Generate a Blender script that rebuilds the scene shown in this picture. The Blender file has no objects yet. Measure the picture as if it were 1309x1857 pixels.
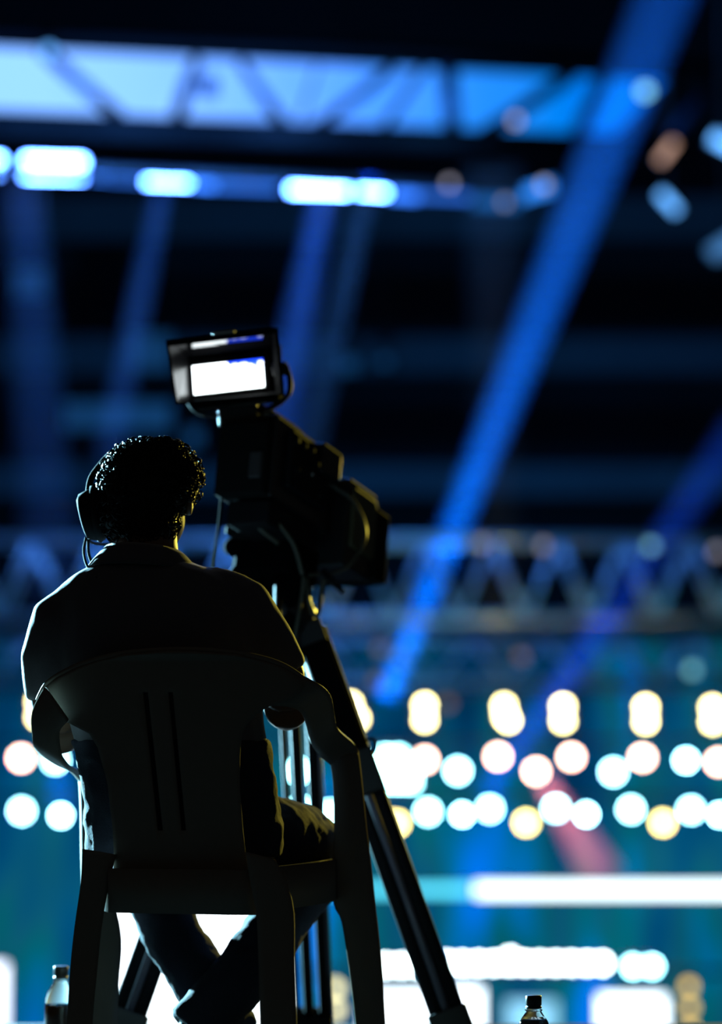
import bpy, bmesh, math, random
from mathutils import Vector, Matrix, noise
random.seed(7)
R = math.radians
scene = bpy.context.scene
COL = scene.collection

# ------------------------------------------------------------------ camera
FPX, CXP, CYP, IMW, IMH = 4500.0, 654.5, 928.5, 1309, 1857
PITCH = math.atan(441.5 / FPX)
CAM = Vector((0.0, -4.5, 0.66))
cam_data = bpy.data.cameras.new('camera')
cam = bpy.data.objects.new('camera', cam_data); COL.objects.link(cam)
cam.location = CAM
cam.rotation_euler = (math.pi / 2 + PITCH, 0, 0)
cam_data.sensor_fit = 'VERTICAL'; cam_data.sensor_height = 36.0; cam_data.sensor_width = 36.0
cam_data.lens = FPX / IMH * 36.0
cam_data.clip_end = 300
cam_data.dof.use_dof = True
cam_data.dof.focus_distance = 4.58
cam_data.dof.aperture_fstop = 1.50
scene.camera = cam

# ------------------------------------------------------------------ world, exposure, lights
world = bpy.data.worlds.new('world'); scene.world = world
world.use_nodes = True
wb = world.node_tree.nodes['Background']
wb.inputs[0].default_value = (1.0, 0.95, 0.85, 1); wb.inputs[1].default_value = 0.014
vs = scene.view_settings
vs.view_transform = 'Standard'; vs.look = 'None'; vs.exposure = 0.0; vs.gamma = 1.0
vs.use_curve_mapping = False
scene.cycles.sample_clamp_indirect = 3.0
scene.cycles.use_denoising = True

def aim(o, target):
    o.rotation_euler = (Vector(target) - o.location).to_track_quat('-Z', 'Y').to_euler()
def spot(name, loc, target, power, color, angle=12, radius=0.1, blend=0.3):
    l = bpy.data.lights.new(name, 'SPOT'); l.energy = power; l.color = color
    l.spot_size = R(angle); l.spot_blend = blend; l.shadow_soft_size = radius
    o = bpy.data.objects.new(name, l); COL.objects.link(o); o.location = loc; aim(o, target)
    return o
def point(name, loc, power, color, radius=0.2):
    l = bpy.data.lights.new(name, 'POINT'); l.energy = power; l.color = color; l.shadow_soft_size = radius
    o = bpy.data.objects.new(name, l); COL.objects.link(o); o.location = loc
    return o
spot('stage_spot_cyan', (-9.4, 15.0, 3.4), (-0.5, 0.3, 0.95), 190000, (0.35, 0.80, 1.0), 12, 0.25)
spot('stage_spot_yellow', (5.35, 14.0, 3.0), (-0.1, 0.5, 0.8), 5500, (1.0, 0.80, 0.10), 12, 0.20)
# added unseen washes that brighten the stage rigging and the far stand
spot('added_wash_teal', (3.5, 24.0, -2.5), (3.5, 28.5, 3.2), 520, (0.15, 0.75, 1.0), 120, 0.5, 1.0)
spot('added_wash_blue', (-4.0, 24.0, -2.5), (-4.0, 28.5, 3.2), 450, (0.05, 0.35, 1.0), 120, 0.5, 1.0)
spot('added_stand_wash_blue', (0.0, 40.0, 1.0), (0.0, 62.0, 9.0), 2600, (0.02, 0.35, 1.0), 110, 0.5, 1.0)

# ------------------------------------------------------------------ pixel -> point on the plane y = Y
FW = Vector((0, math.cos(PITCH), math.sin(PITCH))); UP = Vector((0, -math.sin(PITCH), math.cos(PITCH)))
def W(px, py, Y):
    d = Vector(((px - CXP) / FPX, 0, 0)) + UP * ((CYP - py) / FPX) + FW
    return CAM + d * ((Y - CAM.y) / d.y)
def S(Y):                       # metres per pixel at depth Y
    return (Y - CAM.y) / FPX

# ------------------------------------------------------------------ materials
MATS = {}
def mat(name, color, rough=0.5, metal=0.0, spec=0.5, noise_amt=0.15, noise_scale=20.0, bump=0.0, trans=0.0, ior=1.45, sheen=0.0):
    if name in MATS: return MATS[name]
    m = bpy.data.materials.new(name); m.use_nodes = True
    nt = m.node_tree; b = nt.nodes['Principled BSDF']
    tc = nt.nodes.new('ShaderNodeTexCoord'); nz = nt.nodes.new('ShaderNodeTexNoise')
    nz.inputs['Scale'].default_value = noise_scale; nz.inputs['Detail'].default_value = 4
    nt.links.new(tc.outputs['Object'], nz.inputs['Vector'])
    mx = nt.nodes.new('ShaderNodeMix'); mx.data_type = 'RGBA'
    c = color
    mx.inputs['A'].default_value = tuple(x * (1 - noise_amt) for x in c) + (1,)
    mx.inputs['B'].default_value = tuple(min(1, x * (1 + noise_amt)) for x in c) + (1,)
    nt.links.new(nz.outputs['Fac'], mx.inputs['Factor'])
    nt.links.new(mx.outputs['Result'], b.inputs['Base Color'])
    b.inputs['Roughness'].default_value = rough; b.inputs['Metallic'].default_value = metal
    b.inputs['Specular IOR Level'].default_value = spec
    b.inputs['Transmission Weight'].default_value = trans; b.inputs['IOR'].default_value = ior
    if sheen: b.inputs['Sheen Weight'].default_value = sheen
    if bump:
        bp = nt.nodes.new('ShaderNodeBump'); bp.inputs['Strength'].default_value = bump
        bp.inputs['Distance'].default_value = 0.01
        nt.links.new(nz.outputs['Fac'], bp.inputs['Height']); nt.links.new(bp.outputs['Normal'], b.inputs['Normal'])
    MATS[name] = m
    return m
def emit(name, color, strength):
    if name in MATS: return MATS[name]
    m = bpy.data.materials.new(name); m.use_nodes = True
    nt = m.node_tree; nt.nodes.clear()
    o = nt.nodes.new('ShaderNodeOutputMaterial'); e = nt.nodes.new('ShaderNodeEmission')
    e.inputs[0].default_value = (*color, 1); e.inputs[1].default_value = strength
    nt.links.new(e.outputs[0], o.inputs[0])
    m.cycles.emission_sampling = 'NONE'
    MATS[name] = m
    return m

BLACKP = mat('black_plastic', (0.012, 0.012, 0.013), 0.42)
BLACKM = mat('black_metal', (0.010, 0.010, 0.012), 0.6, 0.0, 0.12)
GREYM = mat('anodised_tube', (0.16, 0.15, 0.19), 0.42, 0.4, 0.4)
GLOSS = mat('gloss_black', (0.006, 0.006, 0.007), 0.05, 0, 1.0, 0.05)
FLOCK = mat('black_flock', (0.003, 0.003, 0.003), 0.95, 0, 0.03, 0.05)
HOODM = mat('hood_flock', (0.006, 0.006, 0.007), 0.30, 0, 0.15, 0.05)
RUBBER = mat('rubber', (0.01, 0.01, 0.01), 0.85, 0, 0.12)
CHAIR = mat('moulded_plastic', (0.17, 0.145, 0.12), 0.6, 0, 0.2, 0.06, 60, 0.03)
SHIRT = mat('black_knit', (0.075, 0.07, 0.085), 0.7, 0, 0.3, 0.2, 300, 0.05, sheen=0.3)
JEANS = mat('dark_denim', (0.02, 0.022, 0.035), 0.85, 0, 0.2, 0.3, 250, 0.2)
SKIN = mat('skin', (0.16, 0.085, 0.055), 0.5, 0, 0.4, 0.1, 40)
HAIR = mat('black_hair', (0.010, 0.008, 0.007), 0.45, 0, 0.16, 0.2, 90)
SHOE = mat('dark_leather', (0.012, 0.010, 0.009), 0.7, 0, 0.2)
ALU = mat('truss_aluminium', (0.45, 0.46, 0.48), 0.4, 0.7)
HOUSING = mat('lamp_housing', (0.02, 0.02, 0.022), 0.5)

# ------------------------------------------------------------------ object helpers
ORG = {}
def props(o, label=None, cat=None, group=None, kind=None):
    if label: o['label'] = label
    if cat: o['category'] = cat
    if group: o['group'] = group
    if kind: o['kind'] = kind
    return o
def thing(name, loc, label, cat, group=None):
    o = bpy.data.objects.new(name, None); COL.objects.link(o)
    o.empty_display_size = 0.1; o.location = loc; ORG[o.name] = Vector(loc)
    return props(o, label, cat, group)
def add(name, verts, faces, m, parent=None, smooth=True, loc=None, label=None):
    """verts in world space; stored relative to the parent's (or loc's) origin"""
    if parent is not None: org = ORG[parent.name]
    else: org = Vector(loc) if loc is not None else Vector((0, 0, 0))
    me = bpy.data.meshes.new(name)
    me.from_pydata([tuple(Vector(v) - org) for v in verts], [], [tuple(f) for f in faces])
    bm = bmesh.new(); bm.from_mesh(me); bmesh.ops.recalc_face_normals(bm, faces=bm.faces); bm.to_mesh(me); bm.free()
    if smooth:
        me.polygons.foreach_set('use_smooth', [True] * len(me.polygons))
    me.materials.append(m)
    o = bpy.data.objects.new(name, me); COL.objects.link(o)
    if parent is not None: o.parent = parent
    else: o.location = org
    ORG[o.name] = org
    if label: o['label'] = label
    return o
def solid(o, t, offset=0.0, bevel=0.0):
    s = o.modifiers.new('solidify', 'SOLIDIFY'); s.thickness = t; s.offset = offset
    if bevel:
        b = o.modifiers.new('bevel', 'BEVEL'); b.width = bevel; b.segments = 2; b.limit_method = 'ANGLE'
    return o
def geo():
    return [], []
def g_box(g, c, sx, sy, sz, ax=None):
    """box centred on c; ax = (right, forward, up)"""
    r, f, u = ax if ax else (Vector((1, 0, 0)), Vector((0, 1, 0)), Vector((0, 0, 1)))
    c = Vector(c); b = len(g[0])
    for dz in (-1, 1):
        for dx, dy in ((-1, -1), (1, -1), (1, 1), (-1, 1)):
            g[0].append(c + r * dx * sx / 2 + f * dy * sy / 2 + u * dz * sz / 2)
    for q in ((0, 3, 2, 1), (4, 5, 6, 7), (0, 1, 5, 4), (1, 2, 6, 5), (2, 3, 7, 6), (3, 0, 4, 7)):
        g[1].append([b + i for i in q])
    return g
def g_tube(g, pts, rad, n=10, cap=True, flat=1.0, up=None):
    pts = [Vector(p) for p in pts]
    rad = rad if isinstance(rad, (list, tuple)) else [rad] * len(pts)
    b = len(g[0]); prev = None
    for i, p in enumerate(pts):
        t = (pts[min(i + 1, len(pts) - 1)] - pts[max(i - 1, 0)]).normalized()
        if prev is None:
            ref = up if up is not None else (Vector((0, 0, 1)) if abs(t.z) < 0.9 else Vector((1, 0, 0)))
            a = (ref - t * ref.dot(t)).normalized()
        else:
            a = (prev - t * prev.dot(t)).normalized()
        prev = a; c = t.cross(a)
        for k in range(n):
            an = 2 * math.pi * k / n
            g[0].append(p + a * math.cos(an) * rad[i] * flat + c * math.sin(an) * rad[i])
    for i in range(len(pts) - 1):
        for k in range(n):
            g[1].append([b + i * n + k, b + i * n + (k + 1) % n, b + (i + 1) * n + (k + 1) % n, b + (i + 1) * n + k])
    if cap:
        g[1].append([b + k for k in range(n)][::-1]); g[1].append([b + (len(pts) - 1) * n + k for k in range(n)])
    return g
def g_rings(g, rings, n=24):
    """rings: (centre, half width along x, half depth along y) horizontal ellipses"""
    b = len(g[0])
    for c, rx, ry in rings:
        for k in range(n):
            an = 2 * math.pi * k / n
            g[0].append(Vector(c) + Vector((rx * math.cos(an), ry * math.sin(an), 0)))
    for i in range(len(rings) - 1):
        for k in range(n):
            g[1].append([b + i * n + k, b + i * n + (k + 1) % n, b + (i + 1) * n + (k + 1) % n, b + (i + 1) * n + k])
    g[1].append([b + k for k in range(n)][::-1]); g[1].append([b + (len(rings) - 1) * n + k for k in range(n)])
    return g
def g_ell(g, c, rx, ry, rz, M=None, nu=20, nv=12):
    rings = []; b = len(g[0]); c = Vector(c)
    for j in range(1, nv):
        th = math.pi * j / nv
        for k in range(nu):
            an = 2 * math.pi * k / nu
            v = Vector((rx * math.sin(th) * math.cos(an), ry * math.sin(th) * math.sin(an), rz * math.cos(th)))
            g[0].append(c + (M @ v if M else v))
    top = len(g[0]); g[0].append(c + (M @ Vector((0, 0, rz)) if M else Vector((0, 0, rz))))
    g[0].append(c - (M @ Vector((0, 0, rz)) if M else Vector((0, 0, rz))))
    for j in range(nv - 2):
        for k in range(nu):
            g[1].append([b + j * nu + k, b + (j + 1) * nu + k, b + (j + 1) * nu + (k + 1) % nu, b + j * nu + (k + 1) % nu])
    for k in range(nu):
        g[1].append([top, b + k, b + (k + 1) % nu]); g[1].append([top + 1, b + (nv - 2) * nu + (k + 1) % nu, b + (nv - 2) * nu + k])
    return g
def g_cyl(g, c, axis, r, L, n=16, r2=None):
    axis = Vector(axis).normalized(); c = Vector(c)
    return g_tube(g, [c - axis * L / 2, c + axis * L / 2], [r, r if r2 is None else r2], n)
def g_lathe(g, base, prof, n=24):
    """prof: (r, z) list, vertical axis"""
    return g_rings(g, [(Vector(base) + Vector((0, 0, z)), r, r) for r, z in prof], n)
def spline(pts, k=6):
    """Catmull-Rom through the points"""
    pts = [Vector(p) for p in pts]; out = []
    for i in range(len(pts) - 1):
        p0 = pts[max(i - 1, 0)]; p1 = pts[i]; p2 = pts[i + 1]; p3 = pts[min(i + 2, len(pts) - 1)]
        for j in range(k):
            t = j / k
            out.append(0.5 * ((2 * p1) + (p2 - p0) * t + (2 * p0 - 5 * p1 + 4 * p2 - p3) * t * t + (3 * p1 - p0 - 3 * p2 + p3) * t ** 3))
    out.append(pts[-1]); return out
def fuse(name, g, m, parent, voxel=0.008, smooth=6, wob=None, label=None):
    """union of closed shapes into ONE continuous surface (voxel remesh + smoothing)"""
    o = add(name, g[0], g[1], m, parent, label=label)
    r = o.modifiers.new('r', 'REMESH'); r.mode = 'VOXEL'; r.voxel_size = voxel; r.use_smooth_shade = True
    s = o.modifiers.new('s', 'SMOOTH'); s.iterations = smooth; s.factor = 0.5
    dg = bpy.context.evaluated_depsgraph_get(); dg.update()
    me = bpy.data.meshes.new_from_object(o.evaluated_get(dg))
    o.modifiers.clear(); old = o.data; o.data = me; bpy.data.meshes.remove(old); me.name = name
    if not me.materials: me.materials.append(m)
    if wob:
        org = ORG[o.name]; nrm = [v.normal.copy() for v in me.vertices]
        for v, nn in zip(me.vertices, nrm):
            v.co += nn * wob(v.co + org)
    me.polygons.foreach_set('use_smooth', [True] * len(me.polygons)); me.update()
    return o
def ribbon(name, secs, m, parent, bulge=0.0, thick=0.006, nu=7, k=4, bevel=0.0):
    """panel through sections (inner px, inner py, outer px, outer py, Y inner, Y outer)"""
    A = spline([W(s[0], s[1], s[4]) for s in secs], k); B = spline([W(s[2], s[3], s[5]) for s in secs], k)
    v, f = [], []
    for a, b in zip(A, B):
        for i in range(nu):
            t = i / (nu - 1); p = a.lerp(b, t)
            p = p + Vector((0, -1, 0.25)).normalized() * bulge * (1 - (2 * t - 1) ** 2)
            v.append(p)
    for i in range(len(A) - 1):
        for j in range(nu - 1):
            f.append([i * nu + j, i * nu + j + 1, (i + 1) * nu + j + 1, (i + 1) * nu + j])
    return solid(add(name, v, f, m, parent), thick)

# ================================================================== STRUCTURE
FLOORM = mat('riser_deck', (0.006, 0.006, 0.006), 0.7, 0, 0.3, 0.3, 8)
g = g_box(geo(), (0, -2.14, -0.05), 9.0, 7.72, 0.1)
props(add('floor', *g, FLOORM, smooth=False), 'black riser deck under the chair and tripod', kind='structure')
ARENA = mat('arena_concrete', (0.015, 0.016, 0.018), 0.8, 0, 0.2, 0.3, 0.6)
g = g_box(geo(), (0, 28, -4.6), 90, 80, 0.2)
props(add('floor_arena', *g, ARENA, smooth=False), 'dark arena floor far below the riser', kind='structure')
WALLM = mat('far_wall_paint', (0.020, 0.024, 0.028), 0.9, 0, 0.1, 0.4, 0.25)
g = g_box(geo(), (0, 63.2, 9), 90, 0.4, 28)
props(add('wall_back', *g, WALLM, smooth=False), 'dark far wall of the arena', kind='structure')
g = g_box(geo(), (0, 34, 23.4), 90, 60, 0.4)
props(add('ceiling', *g, mat('roof_black', (0.008, 0.008, 0.009), 0.9), smooth=False), 'black arena roof', kind='structure')
FASC = mat('stand_fascia_paint', (0.10, 0.12, 0.14), 0.8, 0, 0.2, 0.25, 0.3)
for i, (y0, y1, lab) in enumerate(((355, 430, 'upper'), (610, 675, 'middle'), (842, 898, 'lower'))):
    Y = 60.0 - i * 1.5
    a, b = W(654, y0, Y), W(654, y1, Y)
    g = g_box(geo(), (0, Y + 0.3, (a.z + b.z) / 2), 70, 0.5, a.z - b.z)
    props(add('trim_%d' % (i + 1), *g, FASC, smooth=False), '%s balcony fascia of the far stand' % lab, kind='structure')

# ================================================================== CHAIR
ch = thing('plastic_chair', W(390, 1995, 0.2) * 1.0, 'moulded plastic armchair with slotted backrest that the camera operator sits on', 'chair')
def yb(px, base):          # the chair is turned about 11 degrees to the right
    return base - 0.19 * (px - 325) * 0.001
LB = [(1182, 296), (1188, 224), (1200, 174), (1212, 138), (1230, 102), (1245, 84), (1265, 72), (1282, 76), (1298, 92), (1312, 128), (1330, 163), (1355, 178), (1420, 196), (1511, 206), (1560, 208), (1645, 200)]
RB = [(1182, 344), (1188, 432), (1200, 483), (1212, 517), (1230, 545), (1245, 552), (1265, 535), (1282, 485), (1298, 462), (1312, 449), (1330, 440), (1355, 436), (1420, 434), (1511, 441), (1560, 447), (1645, 468)]
def interp(tab, y):
    for (a, va), (b, vb) in zip(tab, tab[1:]):
        if a <= y <= b: return va + (vb - va) * (y - a) / (b - a)
    return tab[0][1] if y < tab[0][0] else tab[-1][1]
ys = [1182, 1185, 1188, 1194, 1200, 1206, 1212, 1221, 1230, 1238, 1245, 1255, 1265, 1273, 1282, 1290, 1298, 1305, 1312, 1321, 1330, 1342, 1355] + list(range(1370, 1500, 18)) + [1506, 1530, 1560, 1590, 1620, 1645]
verts, faces, cols = [], [], None
NA, NB, NC = 12, 4, 12
for y in ys:
    L, Rr = interp(LB, y), interp(RB, y)
    s = [259 + (y - 1255) * 0.108, 269 + (y - 1255) * 0.108, 305 + (y - 1255) * 0.095, 314 + (y - 1255) * 0.095]
    if y < 1240:
        s = [L + (Rr - L) * fr for fr in (0.372, 0.392, 0.468, 0.487)]
    xs = [L + (s[0] - L) * i / NA for i in range(NA)] + [s[0], s[1]] + [s[1] + (s[2] - s[1]) * i / NB for i in range(1, NB)] + [s[2], s[3]] + [s[3] + (Rr - s[3]) * i / NC for i in range(1, NC + 1)]
    cols = len(xs)
    lean = (y - 1400) / 1000.0
    for x in xs:
        u = (x - 320) / 250.0
        Y = 0.02 + 0.10 * lean * 1.0 + 0.055 * u * u * (1.0 if y < 1400 else 0.6)
        if y < 1195: Y -= 0.012 * (1195 - y) / 13
        verts.append(W(x, y, yb(x, Y)))
for i in range(len(ys) - 1):
    for j in range(cols - 1):
        if j in (NA, NA + NB + 1) and 1254 <= ys[i] and ys[i + 1] <= 1507: continue
        faces.append([i * cols + j, i * cols + j + 1, (i + 1) * cols + j + 1, (i + 1) * cols + j])
solid(add('backrest', verts, faces, CHAIR, ch), 0.006)
rim = [W(x, y - 2, yb(x, 0.02 + 0.10 * (y - 1400) / 1000 + 0.055 * ((x - 320) / 250.0) ** 2 + 0.004)) for x, y in
       ((70, 1272), (84, 1245), (104, 1229), (138, 1211), (178, 1198), (224, 1188), (275, 1183), (320, 1181), (370, 1182), (430, 1188), (483, 1199), (517, 1212), (545, 1230))]
add('top_rim', *g_tube(geo(), spline(rim, 4), 0.0065, 8), CHAIR, ch)
# right arm, flowing from the back to the front leg
ribbon('armrest', [(486, 1278, 520, 1214, .02, .02), (530, 1281, 572, 1237, .05, .04), (549, 1297, 597, 1257, .12, .11), (557, 1320, 605, 1293, .22, .21),
                   (564, 1348, 613, 1322, .33, .33), (580, 1369, 643, 1350, .40, .42), (601, 1388, 648, 1368, .42, .44)], CHAIR, ch, 0.010, 0.008)
ribbon('leg', [(599, 1380, 647, 1362, .42, .44), (605, 1420, 653, 1410, .42, .44), (607, 1495, 662, 1500, .425, .445), (603, 1570, 670, 1562, .43, .45), (606, 1638, 679, 1645, .435, .45),
               (620, 1670, 682, 1672, .44, .455), (634, 1755, 690, 1755, .45, .46), (646, 1857, 696, 1857, .46, .47), (656, 1968, 703, 1968, .47, .475)], CHAIR, ch, 0.012, 0.010)
# left arm and front leg
ribbon('armrest', [(124, 1306, 82, 1246, .07, .07), (108, 1325, 60, 1290, .085, .075), (110, 1360, 60, 1332, .11, .09), (121, 1388, 66, 1357, .15, .12),
                   (142, 1402, 98, 1381, .28, .27), (168, 1412, 128, 1396, .44, .44), (176, 1440, 150, 1420, .49, .49)], CHAIR, ch, 0.010, 0.008)
ribbon('leg', [(172, 1420, 146, 1414, .49, .50), (168, 1480, 149, 1470, .49, .50), (176, 1560, 150, 1560, .49, .50), (206, 1640, 152, 1640, .495, .50),
               (219, 1705, 155, 1705, .50, .505), (214, 1780, 155, 1780, .505, .51), (211, 1857, 152, 1857, .51, .515), (205, 1962, 150, 1962, .52, .52)], CHAIR, ch, 0.012, 0.010)
# rear legs
ribbon('leg', [(210, 1550, 150, 1540, .06, .055), (196, 1610, 147, 1600, .05, .045), (184, 1680, 136, 1680, .035, .03), (176, 1757, 128, 1757, .015, .01), (167, 1857, 122, 1857, -.02, -.025), (158, 2044, 110, 2042, -.07, -.075)], CHAIR, ch, 0.003, 0.008)
ribbon('leg', [(446, 1545, 498, 1560, -.03, -.035), (455, 1600, 520, 1600, -.04, -.05), (466, 1660, 533, 1655, -.05, -.065), (470, 1740, 534, 1740, -.07, -.085), (473, 1857, 538, 1857, -.11, -.125), (479, 2050, 541, 2048, -.14, -.15)], CHAIR, ch, 0.003, 0.008)
# seat pan with apron
seat_out = [(200, .04), (330, .0), (468, -.03), (506, .10), (606, .40), (560, .47), (390, .50), (230, .53), (166, .50), (170, .25)]
def zpt(px, Y, z): p = W(px, 1500, Y); return Vector((p.x, Y, z))
top = spline([zpt(x, Y, 0.455) for x, Y in seat_out] + [zpt(200, .04, 0.455)], 4)[:-1]
v = list(top) + [p - Vector((0, 0, 0.078)) for p in top]
c = sum(top, Vector()) / len(top) - Vector((0, 0, 0.02)); n = len(top)
v.append(c)
f = [[i, (i + 1) % n, n + (i + 1) % n, n + i] for i in range(n)] + [[i, (i + 1) % n, 2 * n] for i in range(n)]
solid(add('seat', v, f, CHAIR, ch), 0.005)

# ================================================================== PERSON
pe = thing('person', Vector((W(330, 1500, 0.3).x, 0.3, 0.0)), 'person in dark polo shirt and trousers, seated with back to us, ankles crossed', 'person')
torso = [(1008, 260, 62, .060, .21), (1022, 264, 92, .075, .20), (1042, 272, 140, .095, .20), (1070, 276, 175, .110, .20), (1110, 282, 188, .120, .195), (1180, 286, 188, .125, .19),
         (1260, 292, 180, .122, .185), (1340, 309, 176, .120, .19), (1420, 325, 170, .125, .20), (1500, 334, 175, .135, .215), (1555, 335, 172, .13, .225)]
def trings(shrink=0.0, rows=torso):
    out = []
    for y, cx, hw, d, Y in rows:
        p = W(cx, y, Y); out.append((p, hw * S(Y) - shrink, d - shrink))
    return out
# limb centre lines
LA = [W(158, 1108, .205), W(119, 1136, .205), W(99, 1195, .205), W(101, 1270, .21), W(106, 1325, .225)]
LAr = [.066, .072, .0655, .058, .046]
LF = [W(106, 1325, .225), W(125, 1322, .36), W(175, 1308, .52)]
RA = [W(395, 1093, .205), W(434, 1104, .20), W(478, 1168, .20), W(513, 1228, .205), W(520, 1278, .23)]
RAr = [.066, .066, .060, .054, .047]
RF = [W(520, 1278, .23), W(520, 1285, .36), W(512, 1262, .56)]
RKN, LKN = W(585, 1556, .60), W(262, 1568, .62)
RTH = [W(400, 1530, .26), W(470, 1520, .36), W(545, 1532, .50), RKN]
LTH = [W(270, 1540, .26), W(262, 1540, .40), W(258, 1552, .54), LKN]
RSH = [RKN, W(518, 1650, .55), W(479, 1715, .49), W(418, 1797, .44), W(340, 1868, .41)]
LSH = [LKN, W(294, 1650, .58), W(318, 1705, .55), W(380, 1800, .51), W(428, 1880, .49)]
HC = W(268, 893, .235)          # head centre
YAWH = Matrix.Rotation(R(-16), 3, 'Z') @ Matrix.Rotation(R(12), 3, 'X')
def hp(x, y, z): return HC + YAWH @ Vector((x, y, z))
PB_R = (W(505, 1015, .98), W(500, 1262, .62)); PB_L = (W(440, 1015, .98), W(225, 1296, .60))
def hand(g, wrist, bar_end, bar_dir, side):
    """palm and five fingers closed round a bar"""
    a = bar_dir.normalized(); cpt = bar_end
    p = (wrist - cpt); p = (p - a * p.dot(a)).normalized(); nrm = a.cross(p)
    palm0 = cpt + p * 0.032
    g_tube(g, [wrist, wrist.lerp(palm0, .5), palm0], [.027, .030, .030], 10, flat=0.7, up=nrm)
    g_ell(g, palm0, .020, .043, .034, Matrix((p, a, nrm)).transposed(), 12, 8)
    for kf, (off, ln) in enumerate(((-.030, .9), (-.010, 1.0), (.010, .96), (.030, .80))):
        pts = []
        for j in range(7):
            an = R(25 + 40 * j * ln)
            pts.append(cpt + a * off + (p * math.cos(an) + nrm * math.sin(an)) * (.028 - .001 * j))
        g_tube(g, pts, [.0098, .0096, .0092, .0092, .0086, .0080, .0066], 8)
    th = [palm0 - a * .03, cpt + p * .024 - a * .045 - nrm * .014, cpt - a * .040 - nrm * .027, cpt - a * .028 - nrm * .024 - p * .014]
    g_tube(g, spline(th, 3), [.012] * 4 + [.0105] * 3 + [.010] * 2 + [.008], 8)
g = geo()
g_rings(g, trings(0.012)[1:])
g_tube(g, [W(262, 1050, .21), W(260, 1000, .215), W(260, 960, .225), W(262, 915, .235)], [.085, .066, .064, .066], 18)
g_ell(g, hp(0, 0.0, 0.005), .074, .093, .090, YAWH, 24, 16)
g_ell(g, hp(0, 0.035, -0.055), .056, .062, .068, YAWH, 20, 12)       # jaw and face
g_tube(g, [hp(0, .092, .012), hp(0, .108, -.018), hp(0, .116, -.034)], [.009, .012, .015], 8)   # nose
g_tube(g, [hp(-.034, .086, .022), hp(0, .094, .026), hp(.034, .086, .022)], [.010, .011, .010], 8)   # brow
g_tube(g, [hp(-.022, .090, -.066), hp(0, .099, -.066), hp(.022, .090, -.066)], [.006, .0085, .006], 8)   # lips
g_ell(g, hp(0, .086, -.098), .020, .018, .016, YAWH, 10, 8)          # chin
for sx in (-1, 1):
    g_ell(g, hp(sx * .031, .082, .004), .013, .011, .010, YAWH, 10, 8)   # eyes
    g_ell(g, hp(sx * .082, -.005, -.018), .011, .020, .033, YAWH @ Matrix.Rotation(R(sx * 18), 3, 'Z'), 12, 8)   # ears
g_tube(g, LA, [r - .010 for r in LAr], 14); g_tube(g, LF, [.046, .043, .028], 14)
g_tube(g, RA, [r - .010 for r in RAr], 14); g_tube(g, RF, [.047, .044, .028], 14)
hand(g, RF[-1], PB_R[1] + (PB_R[0] - PB_R[1]).normalized() * .05, PB_R[0] - PB_R[1], 1)
hand(g, LF[-1], PB_L[1] + (PB_L[0] - PB_L[1]).normalized() * .05, PB_L[0] - PB_L[1], -1)
for th, sh in ((RTH, RSH), (LTH, LSH)):
    g_tube(g, th, [.085, .078, .066, .056], 14); g_tube(g, sh, [.056, .048, .042, .036, .034], 14)
fuse('body', g, SKIN, pe, 0.0065, 4)
def folds(amp, sc, stretch=(1, 1, 1)):
    def f(p):
        q = Vector((p.x * stretch[0], p.y * stretch[1], p.z * stretch[2]))
        return amp * (noise.noise(q * sc) * 0.7 + noise.noise(q * sc * 2.3 + Vector((3, 1, 7))) * 0.4)
    return f
g = geo()
rings = trings(0.0); g_rings(g, rings)
g_tube(g, LA[:4], LAr[:4], 16); g_tube(g, RA[:4], RAr[:4], 16)
g_tube(g, [W(320, 1082, .20), W(395, 1091, .205), W(432, 1102, .205)], [.062, .066, .064], 14)
g_tube(g, [W(210, 1092, .20), W(160, 1108, .205), W(120, 1134, .205)], [.062, .064, .064], 14)
shirt = fuse('polo_shirt', g, SHIRT, pe, 0.008, 8, folds(0.0035, 16, (1, 1, .7)))
# folded collar
ctr = W(262, 1010, .212); cv, cf = [], []; n = 36
for j, (dz, dr) in enumerate(((-.030, .038), (-.014, .026), (.002, .012), (.010, .004), (.004, -.002), (-.020, -.002))):
    for k in range(n):
        an = 2 * math.pi * k / n
        cv.append(ctr + Vector(((.071 + dr) * math.cos(an), (.068 + dr) * math.sin(an), dz + 0.010 * math.sin(an) * -1 - .006 * math.cos(an))))
for j in range(5):
    for k in range(n): cf.append([j * n + k, j * n + (k + 1) % n, (j + 1) * n + (k + 1) % n, (j + 1) * n + k])
solid(add('collar', cv, cf, SHIRT, shirt), 0.003)
g = geo()
g_rings(g, trings(-0.006, torso[-4:]))
g_tube(g, RTH, [.098, .092, .080, .070], 16); g_tube(g, RSH, [.070, .063, .060, .060, .052], 16)
g_tube(g, LTH, [.098, .092, .080, .070], 16); g_tube(g, LSH, [.070, .063, .060, .060, .052], 16)
fuse('trousers', g, JEANS, pe, 0.008, 5, folds(0.006, 22, (1, 1, 1.4)))
for a, d in ((RSH[-1], Vector((-.55, .8, 0))), (LSH[-1], Vector((.5, .85, 0)))):
    d.normalize(); base = Vector((a.x, a.y, 0))
    sd = Vector((d.y, -d.x, 0)); rings = []
    g = geo()
    M = Matrix((sd, d, Vector((0, 0, 1)))).transposed()
    g_ell(g, base + d * .02 + Vector((0, 0, .060)), .042, .060, .056, M, 16, 10)
    g_ell(g, base + d * .13 + Vector((0, 0, .038)), .048, .095, .036, M, 16, 10)
    g_ell(g, base + d * .08 + Vector((0, 0, .018)), .044, .145, .018, M, 16, 8)
    g_tube(g, [base + Vector((0, 0, .05)), a.lerp(RSH[-2] if a is RSH[-1] else LSH[-2], .4)], [.042, .044], 14)
    fuse('shoe', g, SHOE, pe, 0.006, 3)
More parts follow.
